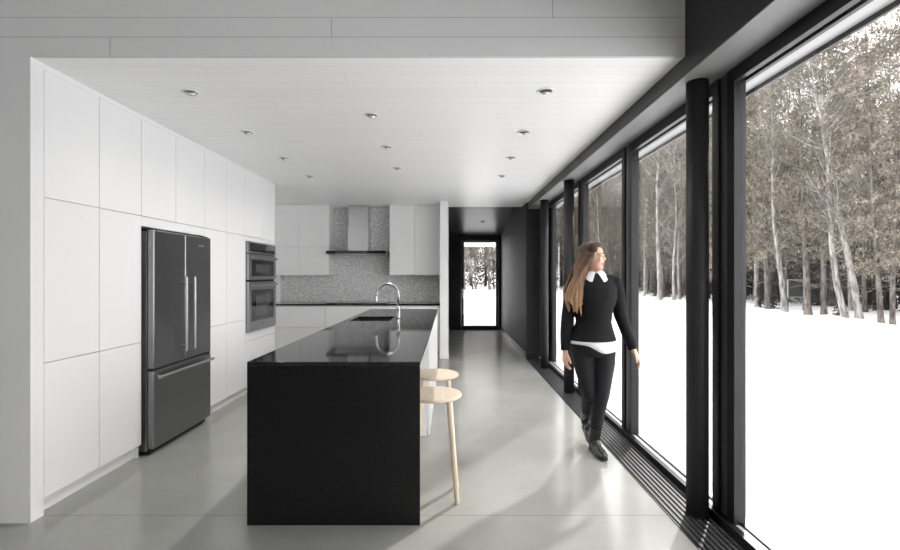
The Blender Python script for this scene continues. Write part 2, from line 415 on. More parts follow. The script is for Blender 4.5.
# steel columns
for cxx, y, lab in ((1.442, 2.565, 'thick round black steel column nearest the viewer, standing on the floor grille'),
               (1.414, 5.23, 'round black steel column behind the walking woman, against the window mullion'),
               (1.414, 6.60, 'farthest round black steel column, at the end of the window wall by the hall')):
    t = thing('steel_column', lab, 'column', (cxx, y, 0), 'black columns along the window wall')
    bm = bmesh.new(); lathe(bm, [(0, .012), (.059, .012), (.059, ZB-.007), (0, ZB-.007)], (cxx, y, 0), 48)
    o = obj('shaft', bm, K['black_paint'], t, 0)
    for f in o.data.polygons: f.use_smooth = abs(f.normal.z) < .5
    bm = bmesh.new(); lathe(bm, [(0, .0), (.062, .0), (.062, .012), (0, .012)], (cxx, y, 0.002), 48); obj('base_plate', bm, K['black_metal'], t)

# floor grille
t = thing('floor_grille', 'long black linear heating grille set in the floor along the windows', 'grille', (1.39, 2, 0))
bx('grille_frame', K['black_metal'], [(1.268, 1.276, -5.9, YE-.016, .0005, .004), (1.499, 1.506, -5.9, YE-.016, .0005, .004), (1.276, 1.499, -5.9, YE-.016, .0005, .0012)], t, 0)
bm = bmesh.new()
for k in range(7):
    x = 1.276 + (k+.5)*.0319
    box(bm, x-.0055, x+.0055, -5.9, YE-.016, .0012, .0085)
obj('bars', bm, mat('dark_grille_bars', (.07, .07, .073), .5, metal=.3), t)

# ------------------------------------------------------------------ tall cabinets
def door(name, parent, y0, y1, z0, z1, g=.0022, x=XC):
    return bx(name, K['cab'], (x-.02, x, y0+g, y1-g, z0+g, z1-g), parent, .0012)

def carcass(parent, y0, y1, z0, z1, kick=True):
    bm = bmesh.new(); box(bm, XL+.01, XC-.021, y0+.0005, y1-.0005, z0, z1)
    obj('carcass', bm, K['carcass'], parent)
    if kick: bx('toe_kick', K['cab'], (XL+.01, XC-.052, y0+.0005, y1-.0005, 0, z0), parent, 0)

YD = [2.564, 2.970, 3.374, 3.799, 4.24, 4.658, 5.066, 5.537, 5.918]
ZU, ZM, ZK, ZD = 1.853, .885, .098, 2.598
GRP = 'white handleless tall cabinets on the left wall'
for i, lab in ((0, 'white handleless tall cabinet nearest the viewer, beside the grey end wall'), (1, 'white handleless tall cabinet just left of the refrigerator'),
               (4, 'white handleless tall cabinet just right of the refrigerator'), (5, 'white handleless tall cabinet just left of the wall oven')):
    y0, y1 = YD[i], YD[i+1]
    t = thing('tall_cabinet', lab, 'cabinet', (XC, (y0+y1)/2, 0), GRP)
    carcass(t, y0+(.03 if i == 0 else 0), y1, ZK, ZD+.03)
    door('door', t, y0, y1, ZK, ZM); door('door', t, y0, y1, ZM, ZU); door('door', t, y0, y1, ZU, ZD)
    if i == 1: bx('end_panel', K['cab'], (XL+.01, XC-.022, y1-.02, y1, 0, ZU), t, .001)
t = thing('bridge_cabinet', 'white two-door cabinet above the refrigerator, up to the ceiling', 'cabinet', (XC, 3.8, 1.785), GRP)
carcass(t, YD[2], YD[4], 1.785, ZD+.03, False)
bx('filler', K['cab'], (XC-.02, XC, YD[2], YD[4], 1.775, ZU-.003), t, .001)
door('door', t, YD[2], YD[3], ZU, ZD); door('door', t, YD[3], YD[4], ZU, ZD)
t = thing('oven_cabinet', 'white tall cabinet built around the double wall oven', 'cabinet', (XC, 5.5, 0), GRP)
y0, y1 = YD[6], YD[8]
bx('carcass', K['carcass'], [(XL+.01, XC-.021, y0, y1, ZK, .715), (XL+.01, XC-.021, y0, y1, 1.80, ZD+.03), (XL+.01, XC-.021, y0, y0+.02, .715, 1.80), (XL+.01, XC-.021, y1-.02, y1, .715, 1.80), (XL+.01, XL+.03, y0+.02, y1-.02, .715, 1.80)], t, 0)
bx('toe_kick', K['cab'], (XL+.01, XC-.052, y0, y1, 0, ZK), t, 0)
bx('filler', K['cab'], [(XC-.02, XC, y0+.002, y1, 1.80, ZU-.003), (XC-.02, XC, y0+.002, y1, .623, .718), (XC-.02, XC, y0+.002, y0+.028, .718, 1.80)], t, .001)
door('door', t, y0, YD[7], ZU, ZD); door('door', t, YD[7], y1, ZU, ZD)
door('drawer', t, y0, y1, .36, .62); door('drawer', t, y0, y1, ZK, .36)
bx('end_panel', K['cab'], (XL+.01, XC, y1+.001, 5.949, 0, ZC-.001), t, .001)
bxt = bx('cabinet_filler_strip', K['cab'], (XC-.02, XC-.002, YD[0]+.001, YD[8]-.001, ZD, ZC-.002), None, 0)
tag(bxt, 'white filler strip between the tall cabinets and the ceiling', 'filler strip')

# ------------------------------------------------------------------ refrigerator
FX, FB = -2.290, -2.345
fy0, fy1 = 3.402, 4.216
t = thing('refrigerator', 'dark stainless french-door refrigerator with bottom freezer drawer', 'refrigerator', (-2.6, 3.81, 0))
bx('body', K['steel_side'], (-3.02, FB-.006, fy0+.008, fy1-.008, .03, 1.742), t, .004)
bx('base_grille', K['rubber'], (-2.95, FB+.01, fy0+.02, fy1-.02, .008, .055), t, .002)
for y in (fy0+.06, fy1-.06):
    bm = bmesh.new(); tube(bm, [(-2.42, y, 0), (-2.42, y, .03)], .02); obj('foot', bm, K['rubber'], t)
mid = 3.806
def fdoor(name, y0, y1, z0, z1):
    o = bx(name, K['steel_dark'], (FB, FX, y0, y1, z0, z1), t, .012); o.modifiers[0].segments = 5; return o
dl = fdoor('door', fy0, mid-.003, .672, 1.752); dr = fdoor('door', mid+.003, fy1, .672, 1.752)
fz = fdoor('freezer_drawer', fy0, fy1, .050, .655)
for y in (fy0+.01, fy1-.09): bx('hinge_cover', K['rubber'], (FB-.05, FB+.03, y, y+.08, 1.742, 1.762), t, .003)
def bar_handle(parent, p0, p1, off):
    bm = bmesh.new(); p0, p1 = Vector(p0), Vector(p1); dd = (p1-p0).normalized()
    tube(bm, [p0, p1], [.0115, .0115], 14)
    for q in (p0 + dd*.05, p1 - dd*.05): tube(bm, [q, q + Vector(off)], .008, 10)
    h = obj('handle', bm, K['handle'], parent, smooth=False); h['label'] = 'brushed steel bar handle'
    return h
bar_handle(dl, (-2.240, mid-.062, .755), (-2.240, mid-.062, 1.385), (-.053, 0, 0))
bar_handle(dr, (-2.240, mid+.062, .755), (-2.240, mid+.062, 1.385), (-.053, 0, 0))
bar_handle(fz, (-2.248, fy0+.005, .607), (-2.248, fy1-.03, .607), (-.045, 0, 0))
bx('gap_shade', K['rubber'], [(FB+.004, FX-.006, mid-.0029, mid+.0029, .68, 1.748), (FB+.004, FX-.008, fy0+.006, fy1-.006, .6552, .6718)], t, 0)  # dark strips put in the door gaps in place of shade
bm = bmesh.new()
for k in range(9): box(bm, FX, FX+.0015, 4.005+k*.0105, 4.0125+k*.0105, 1.662, 1.674)
bd = obj('badge', bm, K['steel'], dr); bd['label'] = 'small silver maker badge'

# ------------------------------------------------------------------ wall oven
t = thing('double_oven', 'stainless double wall oven built into the tall cabinet', 'oven', (XC, 5.5, .72))
oy0, oy1, OX = 5.098, 5.905, -2.335
bx('body', K['rubber'], (-2.95, XC+.003, oy0, oy1, .722, 1.792), t, .001)
cp = bx('control_panel', K['oven_steel'], (XC+.003, OX-.004, oy0, oy1, 1.660, 1.792), t, .003)
bx('display', K['dark_glass'], (OX-.004, OX-.002, oy0+.05, oy1-.05, 1.678, 1.776), cp, .001)
for z0, z1, wz0, wz1 in ((1.345, 1.648, 1.385, 1.580), (.742, 1.318, .850, 1.222)):
    dd = bx('oven_door', K['oven_steel'], (XC+.004, OX, oy0+.004, oy1-.004, z0, z1), t, .004)
    g = bx('window', K['dark_glass'], (OX, OX+.002, oy0+.085, oy1-.085, wz0, wz1), dd, .0005)
    bx('window_mesh', K['mid_glass'], (OX+.002, OX+.0026, oy0+.20, oy1-.20, wz0+.05, wz1-.05), dd, 0)
    bar_handle(dd, (OX+.036, oy0+.03, z1-.040), (OX+.036, oy1-.05, z1-.040), (-.036, 0, 0))
bx('trim', K['steel'], (XC+.003, OX-.006, oy0+.002, oy1-.002, .722, .738), t, .001)
bm = bmesh.new(); bmesh.ops.create_circle(bm, cap_ends=True, segments=20, radius=.011, matrix=Matrix.Translation((OX+.0008, 5.50, .795)) @ Matrix.Rotation(PI/2, 4, 'Y'))
o = obj('badge', bm, K['rubber'], t)

# ------------------------------------------------------------------ back run
YC = 7.43
for x0, x1, lab in ((XL, -2.10, 'white base drawer unit in the left corner of the back counter'),
                    (-2.10, -1.06, 'white base drawer unit under the cooktop'),
                    (-1.06, -.17, 'white base drawer unit at the right end of the back counter')):
    t = thing('base_cabinet', lab, 'cabinet', ((x0+x1)/2, 7.74, 0), 'white base cabinets on the back wall')
    bx('carcass', K['carcass'], (x0+.002, x1-.002, YC+.022, YB-.002, ZK, .883), t, 0)
    bx('toe_kick', K['cab'], (x0+.002, x1-.002, YC+.055, YC+.09, 0, ZK), t, 0)
    for z0, z1 in ((ZK, .515), (.515, .872)):
        bx('drawer', K['cab'], (x0+.004, x1-.004, YC, YC+.02, z0+.003, z1-.003), t, .0012)
o = bx('back_countertop', K['granite_top'], (XL+.001, -.170, YC-.02, YB-.002, .886, .914), None, .002)
tag(o, 'thin dark stone countertop along the back wall', 'countertop')
struct(bx('backsplash', K['splash'], (XL+.002, -.170, YB-.014, YB-.0005, .9145, ZC-.001), bevel=0))
t = thing('cooktop', 'flat black glass cooktop on the back counter under the hood', 'cooktop', (-1.59, 7.72, .9145))
bx('glass_top', K['dark_glass'], (-2.10, -1.08, 7.45, 7.97, .9147, .924), t, .002)
K['print'] = mat('pale_print', .3, .4)
for x, y, r in ((-1.86, 7.60, .09), (-1.86, 7.83, .07), (-1.33, 7.60, .07), (-1.33, 7.83, .10)):
    bm = bmesh.new(); lathe(bm, [(r-.003, .9242), (r, .9242), (r, .9246), (r-.003, .9246), (r-.003, .9242)], (x, y, 0), 32); obj('burner_ring', bm, K['print'], t)

YU = 7.70
for x0, x1, lab in ((XL+.004, -2.63, 'white wall cabinet in the left corner above the back counter'),
                    (-2.63, -2.118, 'white wall cabinet just left of the range hood'),
                    (-1.059, -.620, 'white wall cabinet just right of the range hood'),
                    (-.620, -.170, 'white wall cabinet at the right end beside the white partition')):
    t = thing('wall_cabinet', lab, 'cabinet', ((x0+x1)/2, 7.87, 1.4), 'white wall cabinets on the back wall')
    bx('carcass', K['carcass'], (x0+.001, x1-.001, YU+.021, YB-.016, 1.402, ZC-.002), t, 0)
    bx('door', K['cab'], (x0+.002, x1-.002, YU, YU+.02, 1.40, 1.897), t, .0012)
    bx('door', K['cab'], (x0+.002, x1-.002, YU, YU+.02, 1.902, 2.605), t, .0012)
    bx('filler', K['cab'], (x0+.001, x1-.001, YU+.004, YU+.02, 2.608, ZC-.002), t, 0)

t = thing('range_hood', 'stainless chimney range hood with a thin dark canopy', 'range hood', (-1.63, 7.8, 1.75))
bx('chimney', K['steel'], (-1.800, -1.442, 7.75, YB-.016, 1.815, 2.26), t, .002)
bx('chimney_sleeve', K['steel'], (-1.790, -1.452, 7.76, YB-.016, 2.26, ZC-.002), t, .002)
can = bx('canopy', K['steel_dark'], (-2.115, -1.085, 7.50, YB-.016, 1.758, 1.815), t, .003)
bx('front_strip', K['dark_glass'], (-2.110, -1.090, 7.492, 7.4995, 1.770, 1.812), can, .001)
bx('filter', K['steel'], (-2.0, -1.2, 7.56, 7.97, 1.745, 1.757), can, .001)

# ------------------------------------------------------------------ island
IX0, IX1, IY0, IY1, IZ = -1.135, -.168, 2.46, 6.30, .914
SX0, SX1, SY0, SY1 = -1.065, -.640, 4.65, 5.165
t = thing('island_countertop', 'long black stone island countertop with waterfall ends', 'countertop', (-.65, 4.4, 0))
bm = bmesh.new()
def ring_slab(bm, o, h, z0, z1):
    def rect(r, z): return [bm.verts.new(p) for p in ((r[0], r[2], z), (r[1], r[2], z), (r[1], r[3], z), (r[0], r[3], z))]
    ot, ob, ht, hb = rect(o, z1), rect(o, z0), rect(h, z1), rect(h, z0)
    for k in range(4):
        j = (k+1) % 4
        bm.faces.new((ot[k], ot[j], ht[j], ht[k])); bm.faces.new((ob[j], ob[k], hb[k], hb[j]))
        bm.faces.new((ob[k], ob[j], ot[j], ot[k])); bm.faces.new((hb[j], hb[k], ht[k], ht[j]))
ring_slab(bm, (IX0, IX1, IY0, IY1), (SX0, SX1, SY0, SY1), .892, IZ)
obj('countertop', bm, K['granite_top'], t, .0015)
bx('waterfall_panel', K['granite'], (IX0, IX1, IY0, IY0+.022, 0, .8915), t, .001)
bx('waterfall_panel', K['granite'], (IX0, IX1, IY1-.022, IY1, 0, .8915), t, .001)

def island_unit(lab, y0, y1, xr, side):
    t = thing('island_cabinet', lab, 'cabinet', (-.65, (y0+y1)/2, 0), 'white cabinets under the island counter')
    bx('carcass', K['carcass'], (-1.09, xr-.022, y0, y1, ZK, .68), t, 0)
    bx('toe_kick', K['cab'], (-1.05, xr-.03, y0, y1, 0, ZK), t, 0)
    bx('door', K['cab'], (-1.112, -1.092, y0+.002, y1-.002, ZK, .887), t, .001)
    if side:
        n = 2; w = (y1-y0)/n
        for k in range(n): bx('side_panel', K['cab'], (xr-.02, xr, y0+k*w+.002, y0+(k+1)*w-.002, .004, .889), t, .001)
    else:
        bx('side_panel', K['cab'], (xr-.02, xr, y0+.002, y1-.002, .004, .889), t, .001)
    return t
island_unit('white island cabinet behind the knee space where the stools tuck in', 2.484, 3.826, -.55, False)
u = island_unit('white island cabinet just beyond the stools, its side flush with the counter', 3.83, 5.052, -.176, True)
bx('end_panel', K['cab'], (-.546, -.200, 3.808, 3.828, .004, .889), u, .001)
island_unit('white island cabinet at the far end of the island', 5.056, 6.276, -.176, True)

t = thing('sink', 'black undermount sink in the island countertop', 'sink', (-.85, 4.9, .70))
bm = bmesh.new()
def basin(bm, r, z0, z1, th):
    a, b, c, e = r
    P = lambda d, z: [bm.verts.new(p) for p in ((a-d, c-d, z), (b+d, c-d, z), (b+d, e+d, z), (a-d, e+d, z))]
    it, ib, ot, obt = P(0, z1), P(0, z0), P(th, z1), P(th, z0-th)
    for k in range(4):
        j = (k+1) % 4
        bm.faces.new((it[j], it[k], ib[k], ib[j])); bm.faces.new((ot[k], ot[j], obt[j], obt[k])); bm.faces.new((it[k], it[j], ot[j], ot[k]))
    bm.faces.new(ib); bm.faces.new(obt[::-1])
basin(bm, (SX0-.004, SX1+.004, SY0-.004, SY1+.004), .700, .8915, .006)
obj('basin', bm, mat('black_sink', (.01, .01, .01), .4), t)
bm = bmesh.new(); lathe(bm, [(0, .701), (.04, .701), (.042, .704), (.03, .7035), (0, .7025)], (-.85, 4.9, 0), 24); obj('drain', bm, K['chrome'], t)

t = thing('faucet', 'brushed nickel gooseneck kitchen faucet beside the island sink', 'faucet', (-.575, 4.92, IZ))
fx, fy = -.575, 4.92
bm = bmesh.new(); lathe(bm, [(0, IZ+.0005), (.026, IZ+.0005), (.026, IZ+.012), (.021, IZ+.018), (.021, IZ+.13), (.017, IZ+.14), (0, IZ+.14)], (fx, fy, 0), 24); obj('body', bm, K['chrome'], t, smooth=True)
bm = bmesh.new(); R = .122; zc = IZ+.40-R-.013
pts = [(fx, fy, IZ+.13), (fx, fy, zc)] + [(fx-R+R*math.cos(a), fy, zc+R*math.sin(a)) for a in [PI*k/16 for k in range(1, 16)]] + [(fx-2*R, fy, zc), (fx-2*R-.003, fy, zc-.02)]
tube(bm, pts, .0135, 14, Vector((0, 1, 0))); obj('spout', bm, K['chrome'], t, smooth=True)
bm = bmesh.new(); tube(bm, [(fx-2*R-.003, fy, zc-.015), (fx-2*R-.007, fy, zc-.075)], [.0165, .018], 16, Vector((0, 1, 0))); obj('spray_head', bm, K['chrome'], t, .002)
bm = bmesh.new(); tube(bm, [(fx, fy, IZ+.10), (fx, fy-.045, IZ+.10)], .014, 14); tube(bm, [(fx, fy-.035, IZ+.10), (fx-.02, fy-.045, IZ+.19)], [.007, .005], 10); obj('lever', bm, K['chrome'], t)

# ------------------------------------------------------------------ bar stools
def make_stool(loc, lab):
    t = thing('bar_stool', lab, 'stool', (0, 0, 0), 'ash bar stools at the island')
    bm = bmesh.new(); r = .176
    lathe(bm, [(0, .624), (r-.05, .624), (r-.012, .628), (r-.002, .635), (r, .641), (r-.004, .648), (r-.012, .6505), (r-.05, .648), (0, .645)], (0, 0, 0), 56)
    obj('seat', bm, K['ash'], t, smooth=True)
    for sx in (1, -1):
        for sy in (-1, 1):
            bm = bmesh.new()
            tube(bm, [(sx*.094, sy*.082, .622), (sx*.104, sy*.086, .50), (sx*.144, sy*.102, 0)], [.0185, .0175, .0145], 16)
            obj('leg', bm, K['ash'], t, .002, smooth=False)
    for ch in t.children:
        if ch.name.startswith('leg'): ch.data.polygons.foreach_set('use_smooth', [len(p.vertices) == 4 for p in ch.data.polygons])
    t.location = loc; return t
s1 = make_stool((-.100, 2.80, 0), 'pale ash round bar stool nearest the viewer, tucked under the island')
s2 = dup(s1, (-.110, 3.36, 0)); s2['label'] = 'pale ash round bar stool behind the nearest one, tucked under the island'

# ------------------------------------------------------------------ downlights
def make_downlight():
    t = thing('downlight', 'x', 'light', (0, 0, 0), 'recessed downlights in the white ceiling')
    bm = bmesh.new(); lathe(bm, [(.044, -.001), (.058, -.001), (.058, -.004), (.054, -.007), (.046, -.006), (.044, -.001)], (0, 0, 0), 32); obj('trim_ring', bm, K['white_trim'], t, smooth=True)
    bm = bmesh.new(); lathe(bm, [(0, -.0015), (.0435, -.0015), (.0435, -.001), (0, -.001)], (0, 0, 0), 32); obj('reflector', bm, K['cup'], t)
    bm = bmesh.new()
    rt = Matrix.Rotation(.5, 4, 'X')
    lathe(bm, [(0, -.016), (.020, -.014), (.026, -.009), (.028, .004), (0, .004)], (0, 0, 0), 24)
    bmesh.ops.rotate(bm, verts=bm.verts[:], cent=(0, 0, 0), matrix=rt.to_3x3()); bmesh.ops.translate(bm, verts=bm.verts[:], vec=(.006, .004, -.006))
    b = obj('bulb', bm, K['lens'], t, smooth=True)
    return t
proto = make_downlight(); first = True
order = ['nearest the viewer', 'second from the viewer', 'third from the viewer', 'farthest back']
for rowname, x, ys in (('left row over the tall cabinets', -1.75, (2.967, 3.797, 4.64, 5.485)), ('middle row over the island', -.61, (3.394, 4.24, 5.075)), ('right row towards the windows', .64, (2.951, 3.797, 4.62, 5.457))):
    for k, y in enumerate(ys):
        o = proto if first else dup(proto); first = False
        o.location = (x, y, ZC)
        o['label'] = 'recessed ceiling downlight in the %s, %s' % (rowname, order[k] if not (len(ys) == 3 and k == 2) else 'farthest back')
o = dup(proto); o.location = (.74, 10.0, sl(10.0)); o.rotation_euler = (-math.atan(.186), 0, 0)
o['label'] = 'recessed downlight in the dark sloping hall ceiling'; o['group'] = 'hall downlight'
del o['group']

for o in [q for q in S.objects if q.type == 'EMPTY' and q.name.startswith('downlight') and q.location.y < 9]:
    Ld = bpy.data.lights.new('lamp', 'SPOT'); Ld.energy = 1.7 if o.location.x < -1 else 11.0 if o.location.x < 0 else 3.5; Ld.spot_size = math.radians(150); Ld.spot_blend = .9; Ld.shadow_soft_size = .04; Ld.color = (1, .985, .96)
    lo = bpy.data.objects.new('lamp', Ld); COL.objects.link(lo); lo.location = o.location + Vector((.006, .004, -.055))
# ------------------------------------------------------------------ the woman
P = thing('person', 'woman with long brown hair walking in black sweater, white collar, black trousers and boots', 'person', (1.12, 3.45, 0))
PY = 3.43
def torso_rings(g):
    return [((1.112, PY, z), (rx+g, ry+g)) for z, rx, ry in ((.775, .10, .085), (.82, .155, .112), (.88, .166, .115), (.95, .152, .105))] + \
           [((1.118, PY, 1.03), (.124+g, .090+g)), ((1.122, PY, 1.12), (.130+g, .096+g)), ((1.128, PY-.004, 1.21), (.148+g, .112+g)), ((1.130, PY, 1.30), (.156+g, .104+g)), ((1.130, PY+.004, 1.355), (.148+g, .084+g)), ((1.128, PY+.006, 1.392), (.095+g, .068+g))]
ARM_R = [(1.035, PY, 1.362), (.985, PY, 1.345), (.955, PY+.01, 1.26), (.925, PY+.03, 1.085), (.905, PY+.01, .95), (.892, PY-.02, .815)]
ARM_L = [(1.222, PY, 1.362), (1.272, PY, 1.345), (1.305, PY+.01, 1.26), (1.338, PY+.03, 1.085), (1.378, PY, .95), (1.412, PY-.04, .825)]
LEG_F = [(1.198, PY, .87), (1.196, PY-.015, .72), (1.172, PY-.035, .475), (1.158, PY-.005, .36), (1.138, PY+.05, .10)]
LEG_B = [(1.030, PY+.01, .87), (1.045, PY+.01, .72), (1.088, PY, .475), (1.115, PY+.12, .375), (1.150, PY+.29, .185)]
HA = 52*PI/180
FW = Vector((math.sin(HA), -math.cos(HA), 0)); SD = Vector((math.cos(HA), math.sin(HA), 0))   # head forward / its left side
HR = Matrix((SD, -FW, Vector((0, 0, 1)))).transposed()
HC = Vector((1.108, PY, 0))
def H(s, f, z): return HC + SD*s + FW*f + Vector((0, 0, z))
def hb(bm, s, f, z, rs, rf, rz): ball(bm, H(s, f, z), (rs, rf, rz), HR)

def hand(bm, wrist, dirv, palm_n, thumb_side, length=.165):
    """palm + five unequal, bent fingers. dirv: wrist->fingertips; palm_n: palm-facing normal"""
    w = Vector(wrist); d = Vector(dirv).normalized(); n = Vector(palm_n); n = (n - d*n.dot(d)).normalized(); s = d.cross(n)*thumb_side
    tube(bm, [w - d*.02, w + d*.02, w + d*.05, w + d*.085], [(.017, .022), (.019, .028), (.016, .036), (.013, .037)], 12, n)
    for k, (off, L, r) in enumerate(((.028, .066, .0080), (.0095, .074, .0084), (-.0095, .069, .0080), (-.027, .054, .0070))):
        b0 = w + d*.072 + s*off
        p1 = b0 + d*L*.5 + n*.006; p2 = p1 + d*L*.30 + n*.016; p3 = p2 + d*L*.20 + n*.018
        tube(bm, [b0, p1, p2, p3], [r*1.1, r, r*.92, r*.7], 8, n)
    b0 = w + d*.025 + s*.022
    tube(bm, [b0, b0 + d*.030 + s*.022 + n*.006, b0 + d*.055 + s*.030 + n*.014, b0 + d*.075 + s*.030 + n*.020], [.0135, .0115, .0095, .0075], 8, n)

bm = bmesh.new()
tr = torso_rings(0)
tube(bm, [c for c, r in tr] + [(1.122, PY+.008, 1.42), (1.116, PY+.004, 1.46), (1.112, PY, 1.50)], [r for c, r in tr] + [(.050, .050), (.043, .044), (.044, .045)], 28, flat_ring=True)
tube(bm, ARM_R, [.035, .050, .047, .038, .034, .025], 14); tube(bm, ARM_L, [.035, .050, .047, .038, .034, .025], 14)
tube(bm, LEG_F, [.082, .074, .049, .045, .034], 16); tube(bm, LEG_B, [.082, .074, .049, .045, .034], 16)
ball(bm, LEG_F[2], .049); ball(bm, LEG_B[2], .049)
hand(bm, ARM_R[-1], (-.04, -.12, -1), (1, .25, 0), 1); hand(bm, ARM_L[-1], (.42, -.28, -.85), (-.8, .4, -.4), -1)
for a, toe in ((LEG_F[-1], (1.152, PY-.115, .035)), (LEG_B[-1], (1.156, PY+.19, .03))):
    tube(bm, [a, Vector(a).lerp(Vector(toe), .5)+Vector((0, 0, -.012)), Vector(toe)+Vector((0, .045, .006))], [.026, (.024, .016), (.018, .009)], 12)
hb(bm, 0, -.008, 1.563, .073, .092, .086); hb(bm, 0, .028, 1.515, .060, .062, .078); hb(bm, 0, .050, 1.462, .034, .034, .030); hb(bm, 0, .03, 1.488, .050, .050, .038)
tube(bm, [H(0, .083, 1.557), H(0, .092, 1.538), H(0, .098, 1.521), H(0, .086, 1.510)], [.006, .008, .0105, .008], 10)
hb(bm, .010, .088, 1.514, .007, .008, .006); hb(bm, -.010, .088, 1.514, .007, .008, .006)
hb(bm, 0, .075, 1.487, .024, .016, .012)
for s in (1, -1): hb(bm, s*.030, .070, 1.520, .024, .020, .020); hb(bm, s*.03, .074, 1.560, .026, .014, .009); hb(bm, s*.072, -.004, 1.528, .010, .018, .030)
body = obj('body', remeshed(bm, .0055, 3), K['skin'], P, smooth=True); body['label'] = 'bare face, neck and hands'
for s in (1, -1):
    bm = bmesh.new(); hb(bm, s*.030, .073, 1.545, .013, .012, .0080); ey = obj('eye', bm, K['eye'], P, smooth=True)
    bm = bmesh.new(); hb(bm, s*.030+.002, .0828, 1.545, .0062, .0035, .0062); obj('iris', bm, K['iris'], ey, smooth=True)
    bm = bmesh.new(); tube(bm, [H(s*.015, .089, 1.563), H(s*.030, .086, 1.568), H(s*.046, .072, 1.563)], [.003, .004, .002], 8)
    obj('eyebrow', bm, K['iris'], P, smooth=True)
bm = bmesh.new(); hb(bm, 0, .0885, 1.4905, .021, .006, .0045); hb(bm, 0, .087, 1.4825, .018, .007, .0055); obj('lips', bm, K['lips'], P, smooth=True)

# hair: cap plus long locks gathered over her right shoulder
bm = bmesh.new()
hb(bm, 0, -.026, 1.573, .083, .090, .088); hb(bm, 0, -.055, 1.53, .076, .062, .09); hb(bm, 0, .020, 1.628, .060, .056, .028); hb(bm, .045, .01, 1.60, .034, .05, .05); hb(bm, -.045, .01, 1.60, .034, .05, .05)
rng = random.Random(3)
for k in range(34):
    a = -2.65 + 4.6*k/33            # around the head, from her right temple over the back to the left ear
    s0, f0 = math.sin(a)*.078, math.cos(a)*.080 - .02
    if a > .9 : continue
    p0 = H(math.sin(a)*.05, math.cos(a)*.05-.03, 1.632); p1 = H(s0, f0 if f0 < .025 else .025, 1.555)
    tgt = Vector((.948 + .052*rng.random()-.026 + .03*math.sin(a*2), PY-.085 + .07*rng.random(), 0))
    p2 = p1.lerp(tgt, .42); p2.z = 1.44; p2 += Vector((-.012, .0, 0))
    p3 = p1.lerp(tgt, .84); p3.z = 1.31
    p4 = tgt.copy(); p4.z = 1.19 + .04*rng.random()
    p5 = tgt + Vector((.02*rng.random()+.004, -.01, 0)); p5.z = 1.08 + .10*rng.random()
    tube(bm, [p0, p1, p2, p3, p4, p5], [.012, .017, .018, .018, .015, .004], 8)
for k in range(22):                # strands down the back
    a = PI*(.62 + .76*k/21)
    p1 = H(math.sin(a)*.076, math.cos(a)*.08-.02, 1.55)
    p2 = Vector((1.09 + .11*math.sin(a+HA), PY+.095, 1.42)); p3 = Vector((1.07+.14*math.sin(a+HA), PY+.135, 1.28)); p4 = p3 + Vector((-.01, .006, -.12-.06*rng.random()))
    tube(bm, [p1, p2, p3, p4], [.016, .017, .015, .004], 8)
obj('hair', remeshed(bm, .0055, 2), K['hair'], P, smooth=True)

bm = bmesh.new(); tr = torso_rings(.013)
tube(bm, [(1.110, PY, .893), (1.111, PY, .90)] + [c for c, r in tr[3:]] + [(1.124, PY+.008, 1.412)], [(.176, .131), (.182, .136)] + [r for c, r in tr[3:]] + [(.070, .066)], 32, flat_ring=True)
tube(bm, ARM_R, [.046, .062, .059, .049, .043, .034], 16); tube(bm, ARM_L, [.046, .062, .059, .049, .043, .034], 16)
obj('sweater', remeshed(bm, .006, 4), K['knit'], P, smooth=True)
bm = bmesh.new(); tr = torso_rings(.007)
tube(bm, [c for c, r in tr[:5]], [r for c, r in tr[:5]], 28, flat_ring=True)
lf_ = LEG_F[:-1] + [tuple(Vector(LEG_F[3]).lerp(Vector(LEG_F[4]), .66))]; lb_ = LEG_B[:-1] + [tuple(Vector(LEG_B[3]).lerp(Vector(LEG_B[4]), .55))]
for L in (lf_, lb_):
    tube(bm, L, [.092, .083, .057, .052, .046], 18); ball(bm, L[2], .057)
obj('trousers', remeshed(bm, .006, 4), K['denim'], P, smooth=True)
# shirt tail below the sweater, longer on her left
bm = bmesh.new(); n = 40; rings = []
for lev in range(3):
    ring = []
    for k in range(n):
        a = 2*PI*k/n; x, y = math.cos(a), math.sin(a)
        zb = .872 - .052/(1+math.exp(-(x+.15)*7)) - (.014 if y < 0 else 0)*math.exp(-((x-.3)/.4)**2)
        z = .91 + (zb-.91)*lev/2
        ring.append(bm.verts.new((1.112+(.171+.006*lev)*x, PY+(.124+.006*lev)*y, z)))
    rings.append(ring)
for a_, b_ in zip(rings, rings[1:]):
    for k in range(n): bm.faces.new((a_[k], a_[(k+1) % n], b_[(k+1) % n], b_[k]))
o = obj('shirt_tail', bm, K['cotton'], P, smooth=True); md = o.modifiers.new('s', 'SOLIDIFY'); md.thickness = .003
o['label'] = 'white shirt hem showing below the sweater'
# collar: two pointed flaps on a band
bm = bmesh.new(); n = 24; ci = []; co = []
for k in range(n+1):
    a = -PI/2 + .16 + (2*PI-.32)*k/n
    cx, sy = math.cos(a), math.sin(a)
    front = math.exp(-((k if k < n/2 else n-k)/3.2)**2)
    ci.append(bm.verts.new((1.118+.060*cx, PY+.006+.062*sy, 1.437-.012*front)))
    co.append((bm.verts.new((1.120+(.076)*cx, PY+.006+(.078)*sy, 1.428-.012*front)), bm.verts.new((1.122+(.090+.012*front)*cx + .028*front*(1 if cx > 0 else -1), PY+.004+(.090+.018*front)*sy, 1.404-.056*front))))
for k in range(n):
    bm.faces.new((ci[k], ci[k+1], co[k+1][0], co[k][0])); bm.faces.new((co[k][0], co[k+1][0], co[k+1][1], co[k][1]))
o = obj('collar', bm, K['cotton'], P, smooth=False); md = o.modifiers.new('s', 'SOLIDIFY'); md.thickness = .004
o['label'] = 'white shirt collar folded over the sweater neck'
